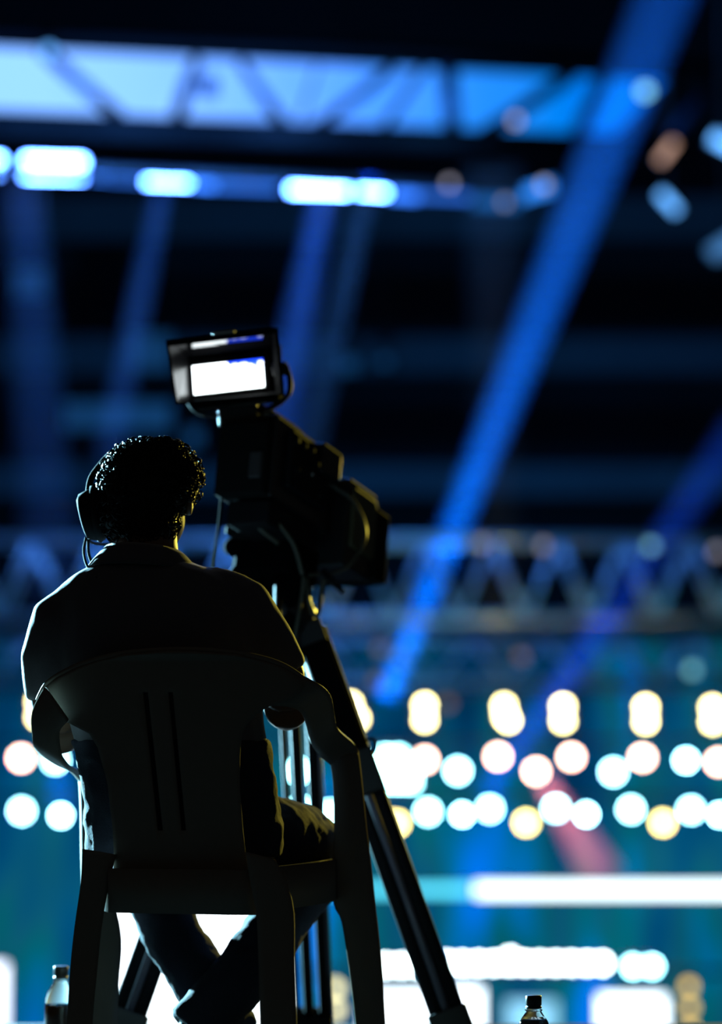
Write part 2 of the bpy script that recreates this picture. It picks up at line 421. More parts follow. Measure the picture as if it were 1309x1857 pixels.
# curly hair: scalp cap plus curls, one mesh
g = geo()
g_ell(g, hp(.004, -.012, .018), .088, .104, .082, YAWH, 24, 16)
g_ell(g, hp(0.0, -.045, -.030), .074, .066, .082, YAWH, 20, 12)
g_ell(g, hp(.020, -.01, .028), .085, .09, .072, YAWH, 20, 12)
g_ell(g, hp(0, -.020, .072), .050, .06, .024, YAWH, 20, 12)
hair = fuse('hair', g, HAIR, pe, 0.008, 3, lambda p: 0.007 * noise.noise(p * 42) + 0.004 * noise.noise(p * 95))
org = ORG[hair.name]; hv = [(v.co.copy() + org, v.normal.copy()) for v in hair.data.vertices]
g = geo(); rnd = random.Random(3)
for k in range(1500):
    p, nn = rnd.choice(hv)
    if (YAWH.inverted() @ (p - HC)).y > .075: continue
    t = nn.cross(Vector((rnd.uniform(-1, 1), rnd.uniform(-1, 1), rnd.uniform(-1, 1)))).normalized(); b2 = nn.cross(t)
    r0 = rnd.uniform(.004, .008); a0 = rnd.uniform(0, 6); lift = rnd.uniform(.0, .004)
    g_tube(g, [p + nn * (lift + r0 * math.sin(j * .85)) + t * r0 * 1.3 * math.cos(j * .85) + b2 * .002 * j for j in range(5)], [.0016, .0017, .0016, .0013, .0008], 4, False)
bm = bmesh.new(); bm.from_mesh(hair.data)
nv = [bm.verts.new(v - org) for v in g[0]]
for fc in g[1]:
    q = bm.faces.new([nv[i] for i in fc]); q.smooth = True
bm.to_mesh(hair.data); bm.free()

# headset with one ear cup on the operator's left ear
hs = thing('headset', W(166, 935, .235), 'black single-ear intercom headset worn by the seated person', 'headset')
band = [W(160, 905, .235), W(164, 872, .235), W(177, 850, .235), W(203, 822, .235), W(240, 804, .235), W(285, 798, .235), W(326, 814, .235), W(350, 846, .235), W(352, 880, .24)]
add('headband', *g_tube(geo(), spline(band, 5), 0.0065, 10), RUBBER, hs)
add('temple_pad', *g_ell(geo(), W(351, 885, .24), .008, .018, .022), RUBBER, hs)
g = g_tube(geo(), [W(147, 938, .235), W(151, 937, .235), W(166, 934, .235), W(186, 932, .235)], [.034, .044, .050, .050], 24)
cup = add('ear_cup', *g, RUBBER, hs)
add('ear_cushion', *g_tube(geo(), [W(170, 931, .235), W(178, 930, .235), W(190, 929, .235)], [.054, .058, .048], 24), RUBBER, cup)
add('band_slider', *g_tube(geo(), [W(158, 895, .235), W(152, 935, .235)], [.007, .006], 8), BLACKM, hs)
add('cable', *g_tube(geo(), spline([W(156, 975, .23), W(152, 1000, .22), W(158, 1026, .18), W(172, 1044, .13), W(180, 1052, .12)], 6), 0.0028, 8), RUBBER, hs)
add('cable', *g_tube(geo(), spline([W(160, 978, .24), W(161, 1004, .23), W(170, 1028, .20), W(184, 1046, .13)], 6), 0.0030, 8), RUBBER, hs)
add('microphone_boom', *g_tube(geo(), spline([W(158, 960, .25), W(168, 985, .32), W(225, 985, .37), W(262, 975, .375)], 6), 0.0028, 8), BLACKM, hs)
add('microphone', *g_ell(geo(), W(266, 974, .376), .012, .010, .009), RUBBER, hs)

# ================================================================== VIDEO CAMERA
YAW, PT = R(24), R(-11)
vc_f = Vector((math.sin(YAW) * math.cos(PT), math.cos(YAW) * math.cos(PT), math.sin(PT)))
vc_r = Vector((math.cos(YAW), -math.sin(YAW), 0)); vc_u = vc_r.cross(vc_f)
AX = (vc_r, vc_f, vc_u)
vc = thing('video_camera', W(505, 975, 1.0), 'black broadcast video camera with box lens on a tripod beside the seated person', 'camera')
O0 = W(451, 828, .84)                       # centre of the rear face
def vp(r, f_, u): return O0 + vc_r * r + vc_f * f_ + vc_u * u
def cbox(name, r, f_, u, sr, sf, su, m=BLACKP, par=vc, bev=0.006):
    o = add(name, *g_box(geo(), vp(r, f_, u), sr, sf, su, AX), m, par, smooth=False)
    if bev:
        b = o.modifiers.new('bevel', 'BEVEL'); b.width = bev; b.segments = 2
    return o
cbox('camera_body', 0.0, .16, 0.0, .125, .32, .185)
cbox('rear_adapter', -.004, -.005, -.01, .118, .05, .165, RUBBER)
cbox('connector_panel', .035, -.033, -.03, .030, .010, .060, mat('panel_grey', (.05, .05, .055), .5))
cbox('side_panel', .070, .15, .01, .016, .20, .13, BLACKM)
for k, (f_, u) in enumerate(((.06, .05), (.10, .05), (.14, .052), (.075, -.01), (.17, .03), (.2, -.03))):
    add('knob', *g_cyl(geo(), vp(.083, f_, u), vc_r, .008, .010, 14), RUBBER, vc)
add('top_handle', *g_tube(geo(), spline([vp(0, .02, .09), vp(0, .03, .118), vp(0, .10, .125), vp(0, .24, .122), vp(0, .29, .09)], 5), .011, 10), RUBBER, vc)
lens = cbox('box_lens', .004, .385, -.060, .195, .15, .205)
cbox('lens_hood', .004, .49, -.072, .215, .075, .165, RUBBER)
add('front_element', *g_cyl(geo(), vp(.004, .530, -.072), vc_f, .072, .006, 28), GLOSS, lens)
cbox('lens_side_cover', .104, .39, -.045, .012, .13, .14, mat('yellow_lit_cover', (.09, .09, .05), .55), lens)  # yellow light on the lens side is painted into this cover's colour
cbox('shoulder_step', .05, .24, .055, .075, .10, .07, BLACKP)
cbox('base_wedge', .01, .13, -.125, .10, .26, .055, BLACKM)
for pts, r0 in (([vp(.06, .26, .02), vp(.12, .30, -.02), vp(.15, .31, -.10), vp(.12, .28, -.18), vp(.06, .22, -.21)], .0042),
                ([vp(.0, .03, -.09), vp(.05, .05, -.13), vp(.075, .10, -.17), vp(.085, .14, -.23)], .005),
                ([vp(-.03, .02, -.10), vp(.02, .04, -.15), vp(.05, .08, -.175)], .0045)):
    add('cable', *g_tube(geo(), spline(pts, 7), r0, 8), mat('cable_sheath', (.07, .07, .05), .4), vc)
add('cable', *g_tube(geo(), spline([W(402, 905, .82), W(398, 945, .80), W(392, 990, .78), W(386, 1040, .76), W(378, 1110, .74)], 6), .0035, 8), FLOCK, vc)
# hanging loop and thin rod lit yellow
add('cable_loop', *g_tube(geo(), spline([W(556, 1050, .95), W(558, 1080, .95), W(566, 1108, .95), W(573, 1117, .95), W(580, 1104, .95), W(583, 1070, .95), W(588, 1050, .95)], 6), .0052, 8), mat('cable_sheath'  , (.07, .07, .05), .4), vc)
add('cable', *g_tube(geo(), spline([W(551, 1045, .93), W(546, 1090, .93), W(537, 1142, .93), W(530, 1200, .93)], 6), .0042, 8), mat('cable_sheath', (.07, .07, .05), .4), vc)
add('focus_lever', *g_tube(geo(), [W(585, 1035, .97), W(600, 1052, .96), W(622, 1074, .95)], [.007, .008, .005], 8), BLACKM, vc)
for px, py, Y, r in ((555, 815, .93, .004), (541, 824, .92, .003), (566, 860, .95, .004), (567, 1066, .93, .0045), (572, 1100, .935, .0045)):
    add('glint_bead', *g_ell(geo(), W(px, py, Y), r, r, r, None, 10, 6), mat('chrome', (.7, .7, .7), .12, 1.0), vc)  # chrome beads added as glints on the body and cable loop

# viewfinder: hooded monitor turned towards the operator
vf = thing('viewfinder', W(420, 745, .88), 'hooded viewfinder monitor with a bright screen on top of the video camera', 'monitor')
VY, VT, VR = R(14), R(0), R(-4.2)           # yaw, tilt, roll
Mv = Matrix.Rotation(-VY, 3, 'Z') @ Matrix.Rotation(VT, 3, 'X') @ Matrix.Rotation(VR, 3, 'Y')
v_r, v_f, v_u = Mv @ Vector((1, 0, 0)), Mv @ Vector((0, 1, 0)), Mv @ Vector((0, 0, 1))
AV = (v_r, v_f, v_u)
VO = W(392, 665, .80)                        # centre of the hood opening
def pv(r, f_, u): return VO + v_r * r + v_f * f_ + v_u * u
def vbox(name, r, f_, u, sr, sf, su, m=BLACKP, par=vf, bev=0.003):
    o = add(name, *g_box(geo(), pv(r, f_, u), sr, sf, su, AV), m, par, smooth=False)
    if bev:
        b = o.modifiers.new('bevel', 'BEVEL'); b.width = bev; b.segments = 2
    return o
HD = .105
FR = ((-.104, .066), (.136, .064), (.140, -.074), (-.092, -.068))        # flared front opening
BK = ((-.094, .048), (.098, .048), (.098, -.050), (-.094, -.050))        # round the screen
for i4 in range(4):
    j4 = (i4 + 1) % 4
    q4 = [pv(FR[i4][0], 0, FR[i4][1]), pv(FR[j4][0], 0, FR[j4][1]), pv(BK[j4][0], HD, BK[j4][1]), pv(BK[i4][0], HD, BK[i4][1])]
    o4 = pv(0, HD / 2, -.004)
    out4 = []
    for p4 in q4:
        d4 = p4 - o4; d4 = d4 - v_f * d4.dot(v_f); out4.append(p4 + d4.normalized() * .009)
    add('hood_panel', q4 + out4, [(0, 1, 2, 3), (7, 6, 5, 4), (0, 4, 5, 1), (1, 5, 6, 2), (2, 6, 7, 3), (3, 7, 4, 0)], GLOSS if i4 == 0 else (HOODM if i4 == 3 else FLOCK), vf, smooth=False)
vbox('monitor_housing', 0.002, HD + .032, -.002, .205, .05, .130, FLOCK)
vbox('hood_lip', .016, -.003, .0625, .240, .008, .014, FLOCK)
vbox('screen_bezel', 0, HD + .002, -.004, .178, .006, .090, mat('bezel', (.004, .004, .004), .6, 0, .1), vf, 0)
vbox('tally_light', .012, HD * .35, .078, .050, .02, .008, mat('tally_lens', (.25, .22, .2), .4))
HW = .208
for sx in (-1, 1):
    add('pivot_knob', *g_cyl(geo(), pv(sx * (HW / 2 + .012), HD * .9, -.004), v_r, .015, .030, 16), BLACKP, vf)
add('yoke', *g_tube(geo(), spline([pv(HW / 2 + .022, HD, .006), pv(HW / 2 + .030, HD, -.03), pv(HW / 2 + .022, HD, -.062), pv(HW / 2 - .02, HD, -.086), pv(0.02, HD, -.094)], 5), .010, 10, flat=.6), BLACKM, vf)
add('yoke', *g_tube(geo(), spline([pv(-HW / 2 - .010, HD, .0), pv(-HW / 2 - .002, HD, -.04), pv(-HW / 2 + .02, HD, -.075), pv(-HW / 2 + .06, HD, -.088), pv(0.02, HD, -.094)], 5), .007, 10, flat=.6), BLACKM, vf)
vbox('mount_block', .02, HD, -.098, .09, .07, .040)
# the screen picture
m = bpy.data.materials.new('viewfinder_picture'); m.use_nodes = True; nt = m.node_tree; nt.nodes.clear()
out = nt.nodes.new('ShaderNodeOutputMaterial'); em = nt.nodes.new('ShaderNodeEmission'); tc = nt.nodes.new('ShaderNodeTexCoord')
sp = nt.nodes.new('ShaderNodeSeparateXYZ'); nt.links.new(tc.outputs['UV'], sp.inputs[0])
def math_node(nt, op, a, b=None, clamp=False):
    n_ = nt.nodes.new('ShaderNodeMath'); n_.operation = op; n_.use_clamp = clamp
    for i, q in enumerate((a, b)):
        if q is None: continue
        if isinstance(q, (int, float)): n_.inputs[i].default_value = q
        else: nt.links.new(q, n_.inputs[i])
    return n_.outputs[0]
nz = nt.nodes.new('ShaderNodeTexNoise'); nz.inputs['Scale'].default_value = 1.0; nz.inputs['Detail'].default_value = 1
mp = nt.nodes.new('ShaderNodeMapping'); mp.inputs['Scale'].default_value = (16, 3, 1); nt.links.new(tc.outputs['UV'], mp.inputs[0]); nt.links.new(mp.outputs[0], nz.inputs['Vector'])
hx = math_node(nt, 'MULTIPLY', math_node(nt, 'SUBTRACT', sp.outputs[0], 0.46), 12, True)
hy = math_node(nt, 'MULTIPLY', math_node(nt, 'SUBTRACT', sp.outputs[1], 0.50), 3.0, True)
blu = math_node(nt, 'MULTIPLY', math_node(nt, 'MULTIPLY', hx, hy), math_node(nt, 'ADD', math_node(nt, 'MULTIPLY', math_node(nt, 'SUBTRACT', nz.outputs['Fac'], 0.42), 6.0, True), math_node(nt, 'MULTIPLY', math_node(nt, 'SUBTRACT', sp.outputs[1], .82), 8, True)), True)
mx = nt.nodes.new('ShaderNodeMix'); mx.data_type = 'RGBA'
mx.inputs['A'].default_value = (5.6, 6.2, 6.4, 1); mx.inputs['B'].default_value = (.03, .16, 2.6, 1)
nt.links.new(blu, mx.inputs['Factor']); nt.links.new(mx.outputs['Result'], em.inputs[0]); em.inputs[1].default_value = 1.0
nt.links.new(em.outputs[0], out.inputs[0])
sx0, sx1, su0, su1 = -.085, .076, -.037, .026
scr = add('screen', [pv(sx0, HD - .004, su0), pv(sx1, HD - .004, su0), pv(sx1, HD - .004, su1), pv(sx0, HD - .004, su1),
                     pv(sx0, HD, su0), pv(sx1, HD, su0), pv(sx1, HD, su1), pv(sx0, HD, su1)],
          [(0, 1, 2, 3), (7, 6, 5, 4), (0, 4, 5, 1), (1, 5, 6, 2), (2, 6, 7, 3), (3, 7, 4, 0)], m, vf, smooth=False)
uv = scr.data.uv_layers.new(name='UVMap')
cc = {0: (0, 0), 1: (1, 0), 2: (1, 1), 3: (0, 1)}
for lp in scr.data.loops: uv.data[lp.index].uv = cc[lp.vertex_index % 4]

# ================================================================== TRIPOD
tp = thing('tripod', Vector((W(520, 1140, 1.0).x, 1.0, 0)), 'black twin-tube broadcast tripod carrying the video camera', 'tripod')
HEADY = 1.0
add('pan_head', *g_box(geo(), W(500, 1018, HEADY), .15, .15, .095, AX), FLOCK, tp, smooth=False).modifiers.new('b', 'BEVEL').width = .014
add('head_plate', *g_box(geo(), W(482, 978, HEADY - .02), .12, .17, .022, AX), RUBBER, tp, smooth=False).modifiers.new('b', 'BEVEL').width = .004
add('drag_knob', *g_ell(geo(), W(425, 992, HEADY - .02), .024, .022, .022), FLOCK, tp)
add('head_column', *g_box(geo(), W(512, 1098, 1.0), .105, .10, .15, AX), FLOCK, tp, smooth=False).modifiers.new('b', 'BEVEL').width = .012
add('bowl', *g_lathe(geo(), Vector((W(520, 1140, 1.0).x, 1.0, W(520, 1140, 1.0).z - .02)), [(.030, -.03), (.050, -.01), (.062, .03), (.066, .06), (.050, .085)], 24), BLACKP, tp)
for a, b in (PB_R, PB_L):
    bar = add('pan_bar', *g_tube(geo(), [a, b], .009, 10), BLACKM, tp)
    d = (b - a).normalized()
    add('grip', *g_tube(geo(), [b - d * .12, b], .015, 12), RUBBER, bar)
def tri_leg(A, B, mid, side, rads, offs, dys=(0, 0, 0, 0)):
    d = (B - A)
    for r, o, mm, dy in zip(rads, offs, mid, dys):
        q = side * o + Vector((0, dy, 0)); add('leg_tube', *g_tube(geo(), [A + q, A + d + q], r, 14), mm, tp)
S1 = Vector((1, 0, .3)).normalized()
rA, rB = W(562, 1145, .98), W(843, 1985, .80)
rB = Vector((rB.x, .80, .02)); dR = (rB - rA)
sideR = Vector((dR.z, 0, -dR.x)).normalized() * -1
tri_leg(rA, rB, (BLACKM, BLACKM, GREYM), sideR, (.0165, .0165, .009), (-.021, .021, 0), (0, 0, -.012))
def at_leg(A, d, t): return A + d * t
leg_ax = (sideR, Vector((0, 1, 0)), dR.normalized())
def legbox(name, A, d, t, sd, w, dp, h, m=BLACKP):
    u = d.normalized(); fw = u.cross(sd).normalized()
    o = add(name, *g_box(geo(), A + d * t, w, dp, h, (sd, fw, u)), m, tp, smooth=False); b = o.modifiers.new('b', 'BEVEL'); b.width = .005; b.segments = 2
    return o
def tt(y, A, B):                     # parameter along a leg at pixel row y
    lo, hi = 0.0, 1.0
    for _ in range(30):
        mmid = (lo + hi) / 2; p = A + (B - A) * mmid
        q = p - CAM; yy = CYP - FPX * q.dot(UP) / q.dot(FW)
        if yy < y: lo = mmid
        else: hi = mmid
    return lo
legbox('leg_hinge', rA, dR, tt(1165, rA, rB), sideR, .062, .05, .09)
legbox('upper_leg_casing', rA, dR, tt(1265, rA, rB), sideR, .062, .066, .25, FLOCK)
legbox('leg_clamp', rA, dR, tt(1405, rA, rB), sideR, .080, .06, .10)
legbox('leg_clamp', rA, dR, tt(1858, rA, rB), sideR, .086, .06, .062)
legbox('foot', rA, dR, .985, sideR, .06, .07, .03, RUBBER)
kn = rA + dR * tt(1352, rA, rB) + sideR * .028
add('clamp_lever', *g_tube(geo(), spline([kn, kn + Vector((.022, -.01, .005)), kn + Vector((.026, -.01, -.02)), kn + Vector((.012, -.01, -.035))], 4), .004, 8), BLACKM, tp)
lA, lB = W(478, 1145, .98), W(200, 1965, .80)
lB = Vector((lB.x, .86, .02)); dL = lB - lA
sideL = Vector((dL.z, 0, -dL.x)).normalized() * -1
tri_leg(lA, lB, (BLACKM, BLACKM, GREYM), sideL, (.0165, .0165, .009), (-.021, .021, 0), (0, 0, -.012))
legbox('leg_hinge', lA, dL, .06, sideL, .062, .05, .09); legbox('leg_clamp', lA, dL, tt(1858, lA, lB), sideL, .086, .06, .062)
legbox('foot', lA, dL, .985, sideL, .06, .07, .03, RUBBER)
cA, cB = W(532, 1145, 1.05), W(566, 1858, 1.5)
cB = Vector((cB.x, 1.5, .02)); dC = cB - cA
sideC = Vector((1, 0, 0))
tri_leg(cA, cB, (BLACKM, BLACKM, BLACKM, GREYM), sideC, (.007, .0125, .0125, .005), (-.034, -.006, .030, .047))
legbox('leg_hinge', cA, dC, .05, sideC, .075, .05, .09); legbox('foot', cA, dC, .985, sideC, .10, .07, .035, RUBBER)

# ================================================================== BOTTLES
PET = mat('clear_plastic', (.9, .95, .95), .03, 0, .5, .02, 10, 0, 1.0, 1.25)
COLA = mat('dark_brown_drink', (.035, .012, .005), .08, 0, .5, .1, 10)
CAPM = mat('black_cap', (.012, .012, .013), .4)
def bottle(px, Y, topy, lab, liq, liqm, capm):
    b = W(px, 1900, Y); base = Vector((b.x, Y, 0.0)); H = W(px, topy, Y).z
    t = thing('drink_bottle', base, lab, 'bottle')
    k = H / .225
    prof = [(.001, .004), (.026, .001), (.032, .006), (.033, .03), (.0315, .07), (.033, .105), (.0335, .140), (.032, .158), (.026, .176), (.0175, .189), (.0135, .196), (.0135, .208)]
    prof = [(r, z * k) for r, z in prof]
    shell = add('bottle_shell', *g_lathe(geo(), base, prof, 28), PET, t)
    lv = liq * k; lp = [(max(r - .0022, .0008), z + .002) for r, z in prof if z < lv]
    rr = interp([(z, r) for r, z in prof], lv) - .0022
    add('drink', *g_lathe(geo(), base, lp + [(rr, lv), (.0005, lv + .0002)], 28), liqm, t)
    cp = [(.0150, .2000), (.0152, .2035), (.0138, .204), (.0138, .206), (.0150, .2065), (.0152, .2235), (.0140, .225), (.001, .225)]
    add('cap', *g_lathe(geo(), base, [(r, z * k) for r, z in cp], 28), capm, t)
    add('neck_ring', *g_lathe(geo(), base, [(.0135, .1950 * k), (.0165, .1955 * k), (.0165, .1975 * k), (.0135, .198 * k)], 28), PET, t)
    return t
bottle(109, .70, 1752, 'small clear bottle of brown drink at the left of the chair leg', .146, COLA, mat('brown_cap', (.04, .03, .025), .4))
bottle(968, .20, 1805, 'small clear bottle of black drink with a black cap right of the tripod', .176, mat('black_drink', (.006, .004, .004), .1), CAPM)

# ================================================================== STAGE BACKGROUND
# blue-green stage haze glow and beam streaks painted as emission on one sheet
def haze_glow_mat():
    m = bpy.data.materials.new('painted_haze_glow'); m.use_nodes = True; nt = m.node_tree; nt.nodes.clear()
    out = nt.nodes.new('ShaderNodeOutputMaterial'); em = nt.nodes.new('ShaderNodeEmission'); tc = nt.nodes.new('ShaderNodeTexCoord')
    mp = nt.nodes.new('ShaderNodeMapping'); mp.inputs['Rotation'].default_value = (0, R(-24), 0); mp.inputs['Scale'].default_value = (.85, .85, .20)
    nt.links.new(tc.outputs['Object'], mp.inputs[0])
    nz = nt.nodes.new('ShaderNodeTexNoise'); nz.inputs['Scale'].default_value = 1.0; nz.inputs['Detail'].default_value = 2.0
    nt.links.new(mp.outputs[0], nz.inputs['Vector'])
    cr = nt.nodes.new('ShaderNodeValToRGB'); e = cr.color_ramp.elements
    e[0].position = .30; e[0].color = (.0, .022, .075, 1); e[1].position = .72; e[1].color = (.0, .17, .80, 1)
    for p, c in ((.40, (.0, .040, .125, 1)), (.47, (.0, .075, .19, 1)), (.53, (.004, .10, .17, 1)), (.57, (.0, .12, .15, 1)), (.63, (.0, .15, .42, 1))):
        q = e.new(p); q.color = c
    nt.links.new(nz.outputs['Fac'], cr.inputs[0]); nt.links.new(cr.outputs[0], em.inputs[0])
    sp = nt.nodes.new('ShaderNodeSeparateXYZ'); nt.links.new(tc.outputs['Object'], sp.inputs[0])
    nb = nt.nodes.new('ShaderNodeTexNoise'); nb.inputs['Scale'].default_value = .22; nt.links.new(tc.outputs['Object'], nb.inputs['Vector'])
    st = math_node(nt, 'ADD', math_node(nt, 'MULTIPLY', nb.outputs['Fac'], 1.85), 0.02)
    # the painted glow fades out towards the top edge
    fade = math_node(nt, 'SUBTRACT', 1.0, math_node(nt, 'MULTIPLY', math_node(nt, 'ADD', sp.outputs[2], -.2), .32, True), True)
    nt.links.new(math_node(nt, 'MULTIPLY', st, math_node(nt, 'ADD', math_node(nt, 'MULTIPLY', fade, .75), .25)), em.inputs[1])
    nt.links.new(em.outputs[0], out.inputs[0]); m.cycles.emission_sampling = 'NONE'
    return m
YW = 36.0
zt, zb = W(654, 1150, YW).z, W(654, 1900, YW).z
o = add('haze_glow_sheet', *g_box(geo(), (0, YW + .1, (zt + zb) / 2), 30, .2, zt - zb), haze_glow_mat(), loc=(0, YW, 0.6), smooth=False)
props(o, 'huge blue-green sheet painted with stage haze glow behind all the lamps', 'screen')

def truss(name, A, B, hz, dy, bays, r, label, cat='truss', m=ALU, group=None):
    """box truss from A to B (lower front chord), height hz, depth dy"""
    t = thing(name, A, label, cat, group)
    off = [Vector((0, 0, 0)), Vector((0, dy, 0)), Vector((0, 0, hz)), Vector((0, dy, hz))]
    for o_ in off: add('chord', *g_tube(geo(), [A + o_, B + o_], r, 8), m, t)
    d = (B - A) / bays
    for k in range(bays):
        p, q = A + d * k, A + d * (k + 1); mid = (p + q) / 2
        for oy in (off[0], off[1]):
            add('brace', *g_tube(geo(), [p + oy, mid + oy + off[2]], r * .7, 6), m, t)
            add('brace', *g_tube(geo(), [mid + oy + off[2], q + oy], r * .7, 6), m, t)
        add('strut', *g_tube(geo(), [p, p + off[1]], r * .6, 6), m, t)
        add('strut', *g_tube(geo(), [mid + off[2], mid + off[3]], r * .6, 6), m, t)
    return t
Yt = 28.5
zA, zB = W(654, 1118, Yt).z, W(654, 978, Yt).z
truss('box_truss', Vector((-7.5, Yt, zA)), Vector((7.5, Yt, zA)), zB - zA, .7, 17, .050, 'long aluminium box truss with diagonal braces across the stage')
zA2, zB2 = W(654, 1236, 31.5).z, W(654, 1160, 31.5).z
truss('box_truss', Vector((-7.5, 31.5, zA2)), Vector((7.5, 31.5, zA2)), zB2 - zA2, .5, 14, .045, 'shallower aluminium truss just above the upper row of double lamps')

ORD = ['first', 'second', 'third', 'fourth', 'fifth', 'sixth', 'seventh', 'eighth', 'ninth', 'tenth', 'eleventh', 'twelfth', 'thirteenth', 'fourteenth', 'fifteenth', 'sixteenth', 'seventeenth', 'eighteenth']
CW = {'pale': ((.80, .78, 1.0), 20), 'warm': ((1.0, .88, .38), 26), 'pink': ((1.0, .60, .46), 24), 'cyan': ((.32, .89, 1.0), 34), 'white': ((.78, .97, 1.0), 24), 'gold': ((1.0, .84, .24), 22), 'dimgold': ((1.0, .66, .16), 2.6), 'dimcream': ((.95, .86, .45), 3.4), 'blue': ((.12, .42, 1.0), 14)}
def lampmat(k, mul=1.0): return emit('lamp_%s_%d' % (k, int(mul * 100)), CW[k][0], CW[k][1] * mul)
def par_lamp(px, py, Y, kind, lab, grp, rpx=10, mul=1.0, hang=None):
    p = W(px, py, Y); r = rpx * S(Y)
    t = thing('stage_lamp', p, lab, 'lamp', grp)
    add('housing', *g_tube(geo(), [p + Vector((0, .02, 0)), p + Vector((0, .12, 0)), p + Vector((0, .26, 0))], [r * 1.12, r * 1.15, r * .6], 12), HOUSING, t)
    add('lens', *g_tube(geo(), [p, p + Vector((0, .03, 0))], r, 16), lampmat(kind, mul), t)
    add('yoke', *g_tube(geo(), [p + Vector((-r * 1.2, .1, 0)), p + Vector((-r * 1.2, .1, r * 1.4)), p + Vector((r * 1.2, .1, r * 1.4)), p + Vector((r * 1.2, .1, 0))], .012, 6), HOUSING, t)
    if hang: add('hanger', *g_tube(geo(), [p + Vector((0, .1, r * 1.3)), Vector((p.x, p.y + .12, W(654, hang, Y + .12).z + .02))], .014, 6), HOUSING, t)
    return t
def pipe(y, Y, lab, x0=-8, x1=8, r=.03, ztop=None):
    p = W(654, y, Y); o = add('lighting_pipe', *g_tube(geo(), [Vector((x0, Y, p.z)), Vector((x1, Y, p.z))], r, 10), HOUSING, loc=(x0, Y, p.z))
    for k in range(5):
        x = x0 + .6 + (x1 - x0 - 1.2) * k / 4
        add('drop_wire', *g_tube(geo(), [Vector((x, Y, p.z)), Vector((x, Y, max(p.z + .3, 1.9) if ztop is None else ztop))], .008, 5), HOUSING, o)
    return props(o, lab, 'pipe')
# upper row: double-cell blinders
YL = 30.0
pipe(1250, YL + .12, 'dark pipe carrying the row of double lamps')
for i, (px, cells) in enumerate(((72, ((-2, -14), (-2, 14))), (645, ((-10, -14), (2, 12))), (770, ((0, -13), (0, 13))), (920, ((-6, -13), (2, 13), (-4, 6))), (1021, ((0, -13), (0, 13))), (1171, ((0, -13), (0, 13))), (1292, ((0, -13), (0, 13))))):
    c = W(px, 1292 + (px - 770) * .008, YL)
    t = thing('blinder_lamp', c, ('double-cell warm white lamp at the operator’s left elbow' if i == 0 else '%s double-cell warm white lamp from the tripod in the upper lamp row' % ORD[i - 1]).replace('’', "'"), 'lamp', 'double lamps in the upper row')
    add('housing', *g_box(geo(), c + Vector((0, .10, 0)), .30, .14, .50), HOUSING, t, smooth=False)
    add('hanger', *g_tube(geo(), [c + Vector((0, .12, .2)), c + Vector((0, .12, W(654, 1250, YL + .12).z - c.z))], .02, 6), HOUSING, t)
    for dx, dy in cells:
        p = c + Vector((dx * S(YL), 0, -dy * S(YL)))
        add('lens', *g_tube(geo(), [p, p + Vector((0, .04, 0))], 9 * S(YL), 16), lampmat('warm'), t)
# middle row
mid = [(38, 1375, 'pink'), (100, 1378, 'cyan'), (541, 1398, 'cyan'), (770, 1378, 'pink'), (830, 1398, 'cyan'), (903, 1372, 'pink'), (972, 1399, 'pink'), (1036, 1373, 'pink'), (1112, 1400, 'cyan'), (1165, 1374, 'pink'), (1244, 1379, 'cyan'), (1303, 1382, 'pink')]
pipe(1345, YL + .62, 'dark pipe carrying the middle row of round lamps')
def rowlab(i, n, px, kind, row):
    tint = {'pink': 'pink-rimmed', 'cyan': 'cyan-rimmed', 'gold': 'yellow-rimmed'}[kind]
    if px < 60: return 'round %s white stage lamp at the left edge of the %s lamp row' % (tint, row)
    if px < 200: return 'round %s white stage lamp just left of the chair in the %s lamp row' % (tint, row)
    if px < 620: return 'round %s white stage lamp seen through the chair arm opening, %s row' % (tint, row)
    return '%s round stage lamp right of the tripod in the %s lamp row, %s' % (ORD[i], row, tint)
k = 0
for px, py, kd in mid:
    small = px in (1244, 541)
    par_lamp(px, py, YL + .5, kd, rowlab(k, 0, px, kd, 'middle'), 'round lamps in the middle row', 8 if small else 11, 1.7 if small else 1.1, 1345)
    if px > 620: k += 1
low = [(39, 1471, 'cyan'), (110, 1479, 'cyan'), (545, 1470, 'cyan'), (597, 1476, 'cyan'), (719, 1493, 'gold'), (776, 1472, 'cyan'), (838, 1477, 'cyan'), (888, 1467, 'cyan'), (954, 1492, 'gold'), (1008, 1466, 'cyan'), (1063, 1477, 'cyan'), (1144, 1468, 'cyan'), (1202, 1492, 'gold'), (1253, 1469, 'cyan'), (1305, 1478, 'cyan')]
pipe(1448, YL + 1.12, 'dark pipe carrying the lowest row of round lamps')
k = 0
for px, py, kd in low:
    small = px in (110, 838, 1063, 1305)
    lab = rowlab(k, 0, px, kd, 'lowest') if px != 545 else 'round cyan-rimmed lamp low behind the tripod centre tubes in the chair arm opening'
    par_lamp(px, py, YL + 1.0, kd, lab, 'round lamps in the lowest row', 7 if small else 10.5, .9 if kd == 'gold' else (2.0 if small else 1.1), 1448)
    if px > 620: k += 1
# floodlight cluster right of the tripod leg
c = W(722, 1395, YL + .4)
t = thing('flood_panel', c, 'large blazing white square floodlight just right of the tripod leg', 'lamp')
add('housing', *g_box(geo(), c + Vector((0, .1, 0)), .62, .12, .66), HOUSING, t, smooth=False)
for dx in range(3):
    for dy in range(3):
        if dx == 2 and dy == 0: continue
        add('lens', *g_box(geo(), c + Vector(((dx - 1) * 22 * S(YL), 0, -(dy - 1) * 22 * S(YL))), .13, .05, .13), lampmat('cyan'), t, smooth=False)

